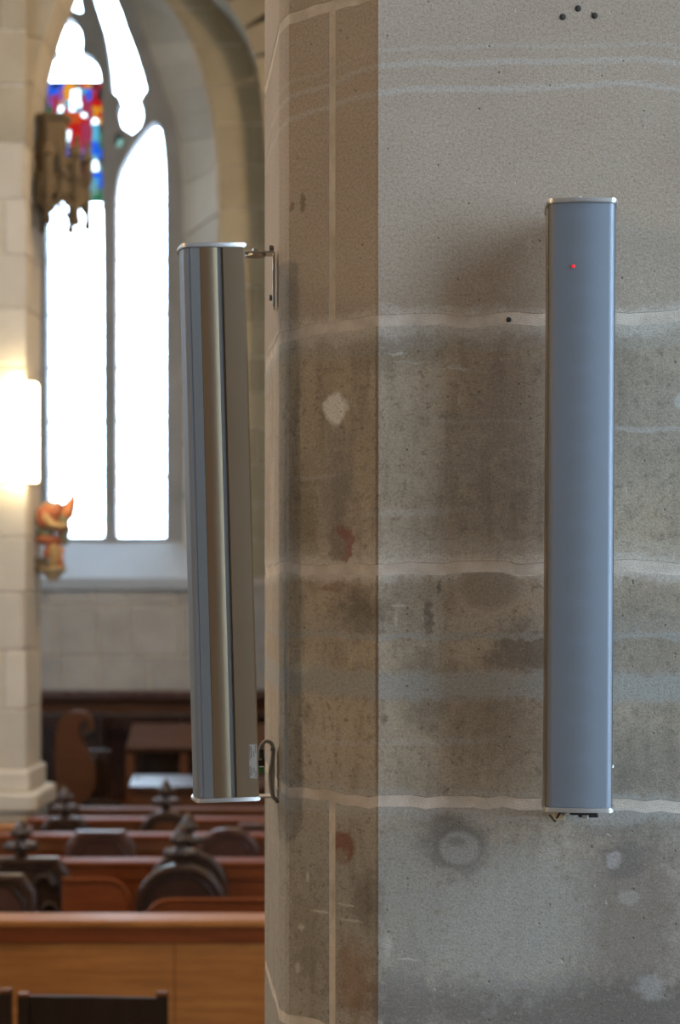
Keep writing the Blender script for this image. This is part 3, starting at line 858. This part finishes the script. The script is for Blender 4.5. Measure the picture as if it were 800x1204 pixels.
# ------------------------------------------------------------------ left pier, its base, and the arch springing from it
YP = 12.0
PL = Plan([(PX(-260, YP), YP + .9), (PX(-260, YP), YP), (PX(30, YP), YP), (PX(48, YP + .5) - .02, YP + .08), (PX(48, YP + .5), YP + .5), (PX(48, YP + .5) - .3, YP + .9)], 3)
def pyz(y): return PZ(y, YP)
pier2 = core('stone_column', PL, [], 0, ZC, M['mortar'], .006)
struct(pier2, 'pale stone pier with a lit lamp beyond the pews')
jy = [905, 835, 765, 697, 632, 570, 500, 430, 362, 300, 234, 168, 100, 35, -30, -95]
jz = [pyz(y) for y in jy] + [ZC]
ux = lambda x: PL.uv(x, 600)[0]
for i, (a, b) in enumerate(zip(jz, jz[1:])):
    cuts = [ux(-258), ux(-130 + 40 * (i % 2)), ux((34, 5, 28, -20)[i % 4] if i != 0 else 33), PL.u[-1] - .02]
    for p, q in zip(cuts, cuts[1:]):
        link('stone_block', block_mesh(PL, p + .006, q - .006, a + .006, b - .006, .04, .006, .5), M['stone_pale' if a < pyz(180) else 'stone_arch'], pier2)
# stepped base mouldings
for (y0, y1, d) in ((905, 931, .035), (931, 953, .10), (953, 968, .05), (968, 1150, .02)):
    z1_, z0_ = pyz(y0), (pyz(y1) if y1 < 1100 else 0.0)
    pts = []
    for u in PL.u:
        p, nv = PL.at(u); q = p + nv * d; pts.append((q.x, q.y))
    b_ = MB().prism(pts, z0_, z1_, 'xy').build('base_course', M['stone_pale'], pier2)
    m_ = b_.modifiers.new('b', 'BEVEL'); m_.width = .02; m_.segments = 2

# arch ring of the arcade
acx, acy, ar = 588.0, 200.0, 559.0
def ap(th, r): return g2((acx - r * math.cos(th), acy - r * math.sin(th)), YP)
thm = math.acos((588 - 345) / 559)
nv_ = 12
wall_arcade = None
ring_in = [ap(thm * k / 24, ar) for k in range(25)]
xm = PX(345, YP)
ring_all = ring_in + [(2 * xm - p[0], p[1]) for p in ring_in[::-1][1:]]
hole = [(ring_all[0][0], -1)] + ring_all + [(ring_all[-1][0], -1)]
off = .02
sp = [(XL, PZ(200, YP)), (XL, ZC), (XR, ZC), (XR, PZ(200, YP))] 
poly = [(XL, PZ(200, YP))] + [(p[0] - .05, p[1]) for p in ring_all[:1]] + [(p[0], p[1] + .03) for p in ring_all] + [(XR, PZ(200, YP)), (XR, ZC), (XL, ZC)]
wall_arcade = struct(link('wall_arcade', shape(poly, [], YP + .12, YP + .42), M['stone_arch']))
for k in range(nv_):
    for mirr in (0, 1):
        a, b = thm * (k + .012) / nv_, thm * (k + .988) / nv_
        q = [ap(a, ar), ap((a + b) / 2, ar), ap(b, ar), ap(b, ar + 95), ap((a + b) / 2, ar + 95), ap(a, ar + 95)]
        if mirr: q = [(2 * xm - p[0], p[1]) for p in q]
        MB().prism(q, YP + .03, YP + .5).build('voussoir', M['stone_arch'], wall_arcade)
pr = MB().box(2 * xm - PX(48, YP) - .02, 2 * xm - PX(48, YP) + 1.4, YP, YP + .5, 0, ZC).build('stone_column', M['stone_pale'])
struct(pr, 'pale stone pier hidden behind the loudspeaker pier')

# lamp on the left pier
lz0, lz1 = pyz(552), pyz(452)
lamp = thing('wall_lamp', 'lit boxy wall lamp of opal glass on the pale pier', 'lamp', (PX(26, YP), YP, pyz(510)))
lx0, lx1 = PX(4, YP) - lamp.location.x, PX(46, YP) - lamp.location.x
lz = lamp.location.z
MB().box(lx0, lx1, -.13, -.02, lz0 - lz, lz1 - lz, .012).build('lamp_shade', M['lamp_glass'], lamp)
MB().box(lx0 + .075, lx1, -.11, -.02, pyz(567) - lz, lz0 - lz, .008).build('lower_diffuser', M['lamp_glass'], lamp)
MB().box(lx0 + .05, lx1 - .05, -.02, .0, lz0 - lz + .08, lz1 - lz - .08, .004).build('back_plate', M['brass'], lamp)

# unseen pendant lamps added over the nave as warm fill light
def pendant(x, y, z, watts, label):
    t = thing('added_fill_lamp', label, 'lamp', (x, y, z))
    d = bpy.data.lights.new('fill_bulb', 'POINT'); d.energy = watts; d.color = (1, .70, .40); d.shadow_soft_size = .22
    l = bpy.data.objects.new('fill_bulb', d); COL.objects.link(l); l.parent = t
    MB().lathe([(.05, .30), (.10, .28), (.30, .02), (.29, .0), (.09, .26), (.04, .29)], n=24).build('lamp_shade', M['brass'], t, smooth=True)
    MB().tube([(0, 0, .29), (0, 0, ZC - z)], .008, 8).build('cord', M['black'], t)
for q in [(-5.6, -3.2, 4.6, 260, 'unseen pendant lamp added as warm fill near the front end of the nave'), (-5.8, 1.0, 4.8, 260, 'unseen pendant lamp added as warm fill in the middle of the nave'),
          (-4.6, 5.2, 5.6, 190, 'unseen pendant lamp added as warm fill over the dark chairs'), (-1.0, 6.6, 6.2, 260, 'unseen pendant lamp added as warm fill over the front pew'),
          (.6, 11.2, 7.2, 380, 'unseen pendant lamp added as warm fill near the arcade arch')]:
    pendant(*q)

# ------------------------------------------------------------------ carved canopy and painted figure on the left pier
YC = 12.33
def cz(y): return PZ(y, YC)
def cxp(x): return PX(x, YC)
canopy = thing('carved_canopy', 'dark carved gothic canopy jutting from the pier before the stained panel', 'canopy', (cxp(66), YC, cz(275)))
c0 = canopy.location
def C(x, y, dy=0): return (cxp(x) - c0.x, dy, cz(y) - c0.z)
def hexring(cx, rx, y, n=6, dy=0, ry=None):
    return [(cxp(cx) - c0.x + rx / sg2 * math.cos(a * 2 * math.pi / n + .26), dy + (ry or rx) / sg2 * math.sin(a * 2 * math.pi / n + .26), cz(y) - c0.z) for a in range(n)]
sg2 = F / YC
mb = MB(); rings = [(62, 24, 137), (62, 22, 142), (62, 18, 146), (61, 17, 200), (62, 20, 206), (66, 30, 214), (68, 33, 222)]
vs = []
for cx_, r, y in rings: vs += hexring(cx_, r, y)
fs = [tuple(range(6)), tuple(range(len(vs) - 6, len(vs)))]
for i in range(len(rings) - 1):
    for k in range(6): fs.append((i * 6 + k, i * 6 + (k + 1) % 6, (i + 1) * 6 + (k + 1) % 6, (i + 1) * 6 + k))
mb.add(vs, fs).build('canopy_tower', M['canopy'], canopy)
base = hexring(70, 33, 222); low_ = hexring(70, 33, 262)
for k in range(6):
    a, b = Vector(base[k]), Vector(base[(k + 1) % 6]); la, lb = Vector(low_[k]), Vector(low_[(k + 1) % 6])
    # ogee gable of bars on each face, with a pendant at each corner
    mt = (a + b) / 2; 
    pts1 = [la, la.lerp(a, .35).lerp(lb, .08), (la + lb) / 2 * .45 + mt * .55 + (a - b) * .12, mt + Vector((0, 0, .02)), mt + Vector((0, 0, .09))]
    pts2 = [lb, lb.lerp(b, .35).lerp(la, .08), (la + lb) / 2 * .45 + mt * .55 - (a - b) * .12, mt + Vector((0, 0, .02)), mt + Vector((0, 0, .09))]
    MB().tube(pts1, .017, 6).tube(pts2, .017, 6).build('ogee_arch', M['canopy'], canopy)
    MB().add([a, b, b.lerp(lb, .45), mt.lerp((la + lb) / 2, .12), a.lerp(la, .45)], [(0, 1, 2, 3, 4)]).build('gable_panel', M['canopy'], canopy)
    MB().tube([a + Vector((0, 0, .06)), a, la], .022, 6).build('corner_shaft', M['canopy'], canopy)
    MB().lathe([(.008, -.05), (.022, -.035), (.028, -.01), (.018, .02)], la, 8).build('pendant', M['canopy'], canopy, smooth=True)
    MB().lathe([(.03, 0), (.028, .14), (.045, .15), (.012, .24), (.02, .25), (.004, .29)], a + Vector((0, 0, .04)), 6).build('pinnacle', M['canopy'], canopy)

figure = thing('carved_figure', 'small painted carved figure with a raised spike, fixed to the pier by the sill', 'statue', (cxp(62), YC, cz(674)))
c0 = figure.location
def blob(name, parts, mat):
    m = MB()
    for x, y, r, sq in parts: m.ball(C(x, y, sq[3] if len(sq) > 3 else 0), r, sq[:3], 10)
    o = m.build(name, mat, figure, smooth=True)
    for v in o.data.vertices: v.co += Vector((1, 1, 1)) * .02 * noise.noise(v.co * 14)
    return o
blob('shoulder_cape', [(62, 599, .075, (1.15, 1, .8)), (73, 603, .062, (1.2, 1, .85)), (55, 608, .07, (.9, 1, 1))], M['gold'])
blob('drapery_fold', [(52, 606, .05, (.8, .8, 1.2, -.06)), (70, 598, .04, (.7, .8, 1.4, -.07)), (58, 648, .05, (.8, .8, 1.2, -.02)), (74, 620, .035, (1, 1, 1.2, -.05))], M['redpaint'])
blob('head', [(80, 603, .052, (.9, 1, 1.05, -.02)), (84, 606, .025, (1, 1, .9, -.03))], M['orange'])
blob('tunic', [(60, 612, .075, (1, .9, .9, -.02)), (62, 603, .05, (1, 1, 1, -.06))], M['redpaint'])
MB().tube([C(55, 606, -.07), C(63, 618, -.09), (C(74, 619, -.09)), C(83, 620, -.07)], [.032, .030, .026, .022], 8).build('arm', M['gold'], figure, smooth=True)
blob('collar', [(66, 596, .045, (1.3, 1, .6, -.05)), (76, 612, .04, (1, 1, 1.3, -.04))], M['greenpaint'])
blob('sash', [(56, 635, .06, (1.3, 1, .75)), (67, 636, .045, (1, 1, .8, -.02))], M['redpaint'])
blob('cloak', [(74, 628, .05, (.9, .8, 1.1)), (54, 626, .06, (1.0, 1, .6)), (76, 636, .032, (1, 1, 1))], M['greenpaint'])
MB().tube([C(63, 640), C(66, 650, -.04), C(64, 662, -.02), C(60, 672)], [.045, .042, .034, .028], 8).build('leg', M['gold'], figure, smooth=True)
MB().tube([C(70, 645), C(69, 654, -.03), C(73, 668, -.02)], [.034, .03, .022], 8).build('leg', M['orange'], figure, smooth=True)
MB().tube([C(78, 600), C(83, 594), C(85.5, 587), C(87, 578)], [.05, .042, .026, .012], 8).ball(C(87.5, 574), .022).build('spike', M['orange'], figure, smooth=True)
MB().lathe([(.03, -.05), (.05, -.02), (.085, .015), (.095, .03), (.09, .04)], C(62, 674), 8).build('corbel', M['cream'], figure)
MB().box(cxp(48) - c0.x - .05, cxp(56) - c0.x, -.03, .03, cz(672) - c0.z, cz(655) - c0.z, .006).build('mount', M['canopy'], figure)

# ------------------------------------------------------------------ pews
def pew(name, label, Yf, x0, x1, ytop, mats, ledge=.17, seat=True, rounded=0, group='pew rows', cat='pew', boards=.8, depth=.5):
    z = PZ(ytop, Yf); X0, X1 = PX(x0, Yf), PX(x1, Yf); xc = (X0 + X1) / 2; w = (X1 - X0) / 2
    t = thing(name, label, cat, (xc, Yf, 0))
    m, m2 = mats
    n = max(1, round(2 * w / boards))
    for k in range(n):
        a, b = -w + 2 * w * k / n, -w + 2 * w * (k + 1) / n
        MB().box(a + .0015, b - .0015, .012, .04, .06, z - .085, .003).build('board', m, t)
    MB().box(-w, w, 0, .045, z - .1, z - .03, .006).build('frieze_rail', m2, t)
    MB().box(-w - .01, w + .01, -.012, ledge, z - .03, z, .008).build('ledge', m, t)
    MB().box(-w, w, 0, .05, 0, .1, .004).build('plinth', m2, t)
    for s_ in (-1, 1):
        MB().box(s_ * w - .02, s_ * w + .02, .0, depth, 0, z - .03, .006).build('end_panel', m2, t)
    if seat: MB().box(-w, w, .06, depth - .02, .40, .44, .006).build('seat', m2, t)
    return t
F1, RD, MD = M['wood_front'], M['wood_red'], M['wood_mid']
pew('church_pew', 'front pew of worn orange oak with a plain board front', 8.05, -150, 560, 1082, (F1, RD), .19, boards=1.6, seat=False, depth=.2)
def back(name, label, Yf, x0, x1, ytop, mat, rl=True, rr=False, h=.5):
    """bench with a board backrest whose top corner is rounded"""
    z = PZ(ytop, Yf); X0, X1 = PX(x0, Yf), PX(x1, Yf); xc = (X0 + X1) / 2; w = (X1 - X0) / 2
    t = thing(name, label, 'bench', (xc, Yf, 0)); r = .11
    pts = [(-w, .42), (w, .42)]
    pts += [(w, z)] if not rr else [(w - r + r * math.cos(a), z - r + r * math.sin(a)) for a in [k * R90 / 6 for k in range(7)]]
    pts += [(-w, z)] if not rl else [(-w + r - r * math.cos(a), z - r + r * math.sin(a)) for a in [k * R90 / 6 for k in range(6, -1, -1)]]
    link('backrest', shape(pts, [], 0, .04, .006), mat, t)
    rim = [(p[0], -.004, p[1]) for p in pts[2:]]
    MB().tube(rim, .012, 6).build('edge_moulding', mat, t)
    MB().box(-w, w, -.34, .02, .40, .44, .006).build('seat', mat, t)
    for s_ in (-1, 1): MB().box(s_ * (w - .05) - .02, s_ * (w - .05) + .02, -.32, .02, 0, .40, .005).build('leg', mat, t)
    return t
back('bench', 'red brown bench back just behind the front pew with a rounded corner', 8.62, 172, 420, 1058, RD)
back('bench', 'red brown bench back with rounded corner between the two carved seats', 9.1, 73, 152, 1034, RD, False, True)
pew('church_pew', 'red brown pew with double rail behind the round backed carved seat', 9.82, -20, 560, 1013, (RD, RD), .16, seat=False, depth=.17)
pew('church_pew', 'red brown pew with thin rail behind the clipped corner seat panel', 10.85, -60, 560, 982, (RD, MD), .15, seat=False, depth=.16)
pew('church_pew', 'narrow rail pew beneath the loudspeaker beside the arched seats', 11.66, 32, 560, 963, (RD, MD), .15, seat=False, depth=.16)
pew('church_pew', 'light brown pew end beneath the pale pier base', 11.25, -160, 27, 972, (F1, MD), .16, seat=False, depth=.3)
pew('church_pew', 'dark brown pew below the reading desk', 12.25, 82, 560, 951, (MD, MD), .15, seat=False, depth=.16)

def arch_poly(w, z0, z1, kind, grow=0.0):
    w = w / 2 + grow; z1 = z1 + grow
    if kind == 'round':
        hgt = min(.9 * w, z1 - z0 - .05)
        pts = [(-w, z0)] + [(w * -math.cos(k * math.pi / 18), z1 - hgt + hgt * math.sin(k * math.pi / 18)) for k in range(19)] + [(w, z0)]
    else:
        c = .085
        pts = [(-w, z0), (-w, z1 - c), (-w + c * .75, z1), (w - c * .75, z1), (w, z1 - c), (w, z0)]
    return pts[::-1]
def finial(t, z, mat, s=1.0):
    m = MB().lathe([(.03 * s, -.02), (.02 * s, .03 * s), (.035 * s, .045 * s), (.018 * s, .06 * s), (.03 * s, .09 * s), (.036 * s, .115 * s), (.02 * s, .15 * s), (.004, .17 * s)], (0, .02, z), 8)
    for k in range(6):
        a = k * math.pi / 3
        m.ball((.05 * s * math.cos(a), .02 + .03 * s * math.sin(a), z + .045 * s + .012 * math.sin(3 * a)), .026 * s, (1.1, 1, .8), 5)
        m.ball((.032 * s * math.cos(a + .5), .02 + .025 * s * math.sin(a + .5), z + .105 * s), .02 * s, (1, 1, .9), 5)
    m.build('finial', mat, t, smooth=True)
def stall(label, xc, wpx, ytop, Yf, kind, mats, fin=True, carved=False):
    z = PZ(ytop, Yf); w = wpx * Yf / F
    t = thing('carved_chair', label, 'chair', (PX(xc, Yf), Yf, 0), group=None)
    m, m2 = mats
    link('back_panel', shape(arch_poly(w, .42, z, kind, -.035), [], .012, .035, .003), m2, t)
    auto_smooth(link('back_frame', shape(arch_poly(w, .42, z, kind), [arch_poly(w, .46, z, kind, -.045)], -.012, .05, .012, 2), m, t), 50)
    link('inner_moulding', shape(arch_poly(w, .47, z, kind, -.048), [arch_poly(w, .49, z, kind, -.066)], .0, .03, .006, 1), m, t)
    MB().box(-w / 2, w / 2, -.36, .02, .40, .44, .006).build('seat', m2, t)
    for s_ in (-1, 1):
        MB().box(s_ * (w / 2 - .03) - .022, s_ * (w / 2 - .03) + .022, -.34, .03, 0, .41, .005).build('side_panel', m, t)
    if fin: finial(t, z, M['wood_dark'], 1.15)
    if carved:
        for k, (a, b) in enumerate(((.12, .0), (.15, -.14), (.10, -.26))):
            MB().tube([(a + .05 * math.cos(q), -.012, z - .16 + b + .07 * math.sin(q)) for q in [i * .5 for i in range(10)]], [.016 - .0012 * i for i in range(10)], 6).build('carved_scroll', m, t, smooth=True)
    return t
D_, PM = M['wood_dark'], M['wood_plum']
stall('round backed dark carved seat with a leafy finial, directly behind the front pew bench', 212, 106, 1016, 9.32, 'round', (D_, D_))
stall('round backed carved seat with finial standing close behind another round backed seat', 221, 92, 1000, 9.74, 'round', (D_, D_))
stall('round topped plum brown seat panel just below the side-on loudspeaker', 268, 76, 973, 10.72, 'round', (PM, PM), False)
stall('small round backed seat with a finial in front of the reading desk', 195, 62, 953, 11.55, 'round', (D_, MD))
stall('plum seat panel with clipped corners, without a finial, catching blue light', 118, 82, 977, 10.6, 'clip', (PM, PM), False)
stall('dark carved seat with clipped corners, finial and scrolls', 24, 116, 1008, 9.45, 'clip', (D_, D_), True, True)
stall('low plum seat panel with clipped corners standing before the scrolled seat', -10, 104, 1028, 8.95, 'clip', (D_, PM), False)
stall('dark seat with finial beside the foot of the pale pier', 76, 62, 961, 11.55, 'clip', (D_, D_))
stall('plum clipped seat panel behind the arched panel, next to the pier edge', 300, 60, 968, 11.5, 'clip', (PM, PM), False)

# ------------------------------------------------------------------ choir stalls along the far wall
YS = 15.1
def choir(x0, x1, label):
    X0, X1 = PX(x0, YS), PX(x1, YS); w = X1 - X0
    t = thing('choir_stall', label, 'choir stall', (X0, YS, 0), group='choir stalls under the window')
    zt = PZ(815, YS)
    MB().box(.0, w, .42, .46, 0, zt - .06, .004).build('back_panel', M['wood_mid'], t)
    MB().box(-.0, w, .30, .5, zt - .07, zt, .012).build('cornice', M['wood_plum'], t)
    MB().box(.03, w - .03, .40, .43, .62, zt - .22, .006).build('raised_panel', M['wood_plum'], t)
    MB().box(.0, w, .02, .30, PZ(840, YS) - .03, PZ(840, YS), .008).build('arm_rail', M['wood_dark'], t)
    MB().box(.03, w - .03, .0, .42, .45, .49, .008).build('seat', M['wood_dark'], t)
    MB().prism([(.44, 0), (.02, 0), (.0, .5), (.12, .62), (.16, .85), (.06, 1.0), (.02, PZ(840, YS) - .03), (.44, PZ(840, YS) - .03)], 0, .045, 'yz').build('partition', M['wood_dark'], t)
    return t
for i, (a, b) in enumerate([(22, 114), (114, 206), (206, 298), (298, 390)]):
    choir(a, b, 'dark wooden choir stall with blue lit arm rail under the traceried window')
# bench with a carved end, and reading desk
YE = 13.5
be = thing('carved_bench', 'dark bench whose tall carved end has a curling top', 'bench', (PX(88, YE), YE, 0))
def B(x, y): return (PX(x, YE) - be.location.x, PZ(y, YE))
endp = smoothline([B(66, 985), B(66, 930), B(64, 890), B(68, 850), B(80, 838), B(96, 836), B(107, 842), B(110, 856), B(105, 868), B(100, 874), B(106, 888), B(112, 905), B(112, 925), B(104, 942), B(102, 985)], 4)
endp = endp + [(endp[-1][0], 0), (endp[0][0], 0)]
link('bench_end', shape(endp[::-1], [], -.03, .03, .008), M['wood_mid'], be)
MB().tube([(B(103 + 5 * math.cos(a), 856 + 9 * math.sin(a))[0], -.035, B(103, 856 + 9 * math.sin(a))[1]) for a in [k * .5 for k in range(11)]], .02, 6).build('scroll', M['wood_dark'], be, smooth=True)
MB().box(-.02, .03, .03, 1.1, .1, 1.05, .005).build('backrest', M['wood_dark'], be)
MB().box(.03, .34, .03, 1.1, .42, .46, .006).build('seat', M['wood_dark'], be)
MB().box(-.12, .12, 1.04, 1.1, .0, 1.1, .006).build('bench_end', M['wood_dark'], be)
YD = 12.95
desk = thing('reading_desk', 'brown reading desk with sloping top and glossy shelf behind the small round seat', 'desk', (PX(150, YD), YD, 0))
def dx(x): return PX(x, YD) - desk.location.x
def dz(y): return PZ(y, YD)
MB().prism([(.0, dz(880)), (.02, dz(880) - .03), (.42, dz(856) - .03), (.42, dz(856))], dx(148), dx(330), 'yz').build('sloping_top', M['wood_desk'], desk)
MB().box(dx(160), dx(326), -.36, -.33, .0, dz(922), .004).box(dx(160), dx(326), -.36, .05, .0, .12, .004).build('front_panel', M['wood_mid'], desk)
MB().prism([(-.42, dz(922)), (-.42, dz(922) + .03), (-.2, dz(922) + .088), (-.2, dz(922) + .05)], dx(160), dx(326), 'yz').build('shelf', M['polish'], desk)
for x in (152, 216, 250, 326):
    MB().box(dx(x) - .03, dx(x) + .03, .04, .12, 0, dz(878), .006).build('post', M['wood_mid'], desk)
MB().box(dx(150), dx(328), .34, .38, 0, dz(870), .005).build('back_panel', M['wood_dark'], desk)
MB().box(dx(150), dx(328), .0, .4, 0, .14, .005).build('plinth', M['wood_dark'], desk)
# low bench whose edge catches the window
back('bench', 'near black low bench with blue lit top edge beside the carved bench end', 12.86, 97, 142, 942, M['wood_dark'], False, False)

# ------------------------------------------------------------------ dark chairs in front of the front pew
def chair(label, x0, x1, ytop, Yf, rz=0.0):
    X0, X1 = PX(x0, Yf), PX(x1, Yf); xc = (X0 + X1) / 2; w = (X1 - X0) / 2; z = PZ(ytop, Yf)
    t = thing('wooden_chair', label, 'chair', (xc, Yf, 0), (0, 0, rz), 'dark chairs before the front pew')
    for s_ in (-1, 1):
        MB().prism([(s_ * w - .022, 0), (s_ * w + .022, 0), (s_ * (w - .004) + .019, z), (s_ * (w - .004) - .019, z)], -.02, .022).build('back_post', M['wood_black'], t)
        MB().box(s_ * (w - .004) - .021, s_ * (w - .004) + .021, -.023, .025, z - .004, z + .010, .005).build('post_cap', M['wood_mid'], t)
        MB().box(s_ * w - .02, s_ * w + .02, .36, .40, 0, .45, .004).build('front_leg', M['wood_black'], t)
    bm = [(-w + .015, z - .30), (w - .015, z - .30), (w - .015, z - .012), (0, z - .004), (-w + .015, z + .0)]
    MB().prism(bm, -.012, .012).build('backrest', M['wood_black'], t)
    MB().box(-w, w, -.02, .42, .44, .475, .006).build('seat', M['wood_black'], t)
    MB().box(-w, w, -.008, .008, .18, .22, .003).build('stretcher', M['wood_black'], t)
    return t
chair('dark wooden chair with square back posts in front of the worn oak pew', 27, 192, 1170, 6.55, .03)
chair('dark wooden chair whose back post touches the next chair before the oak pew', -158, 8, 1166, 6.55, .0)
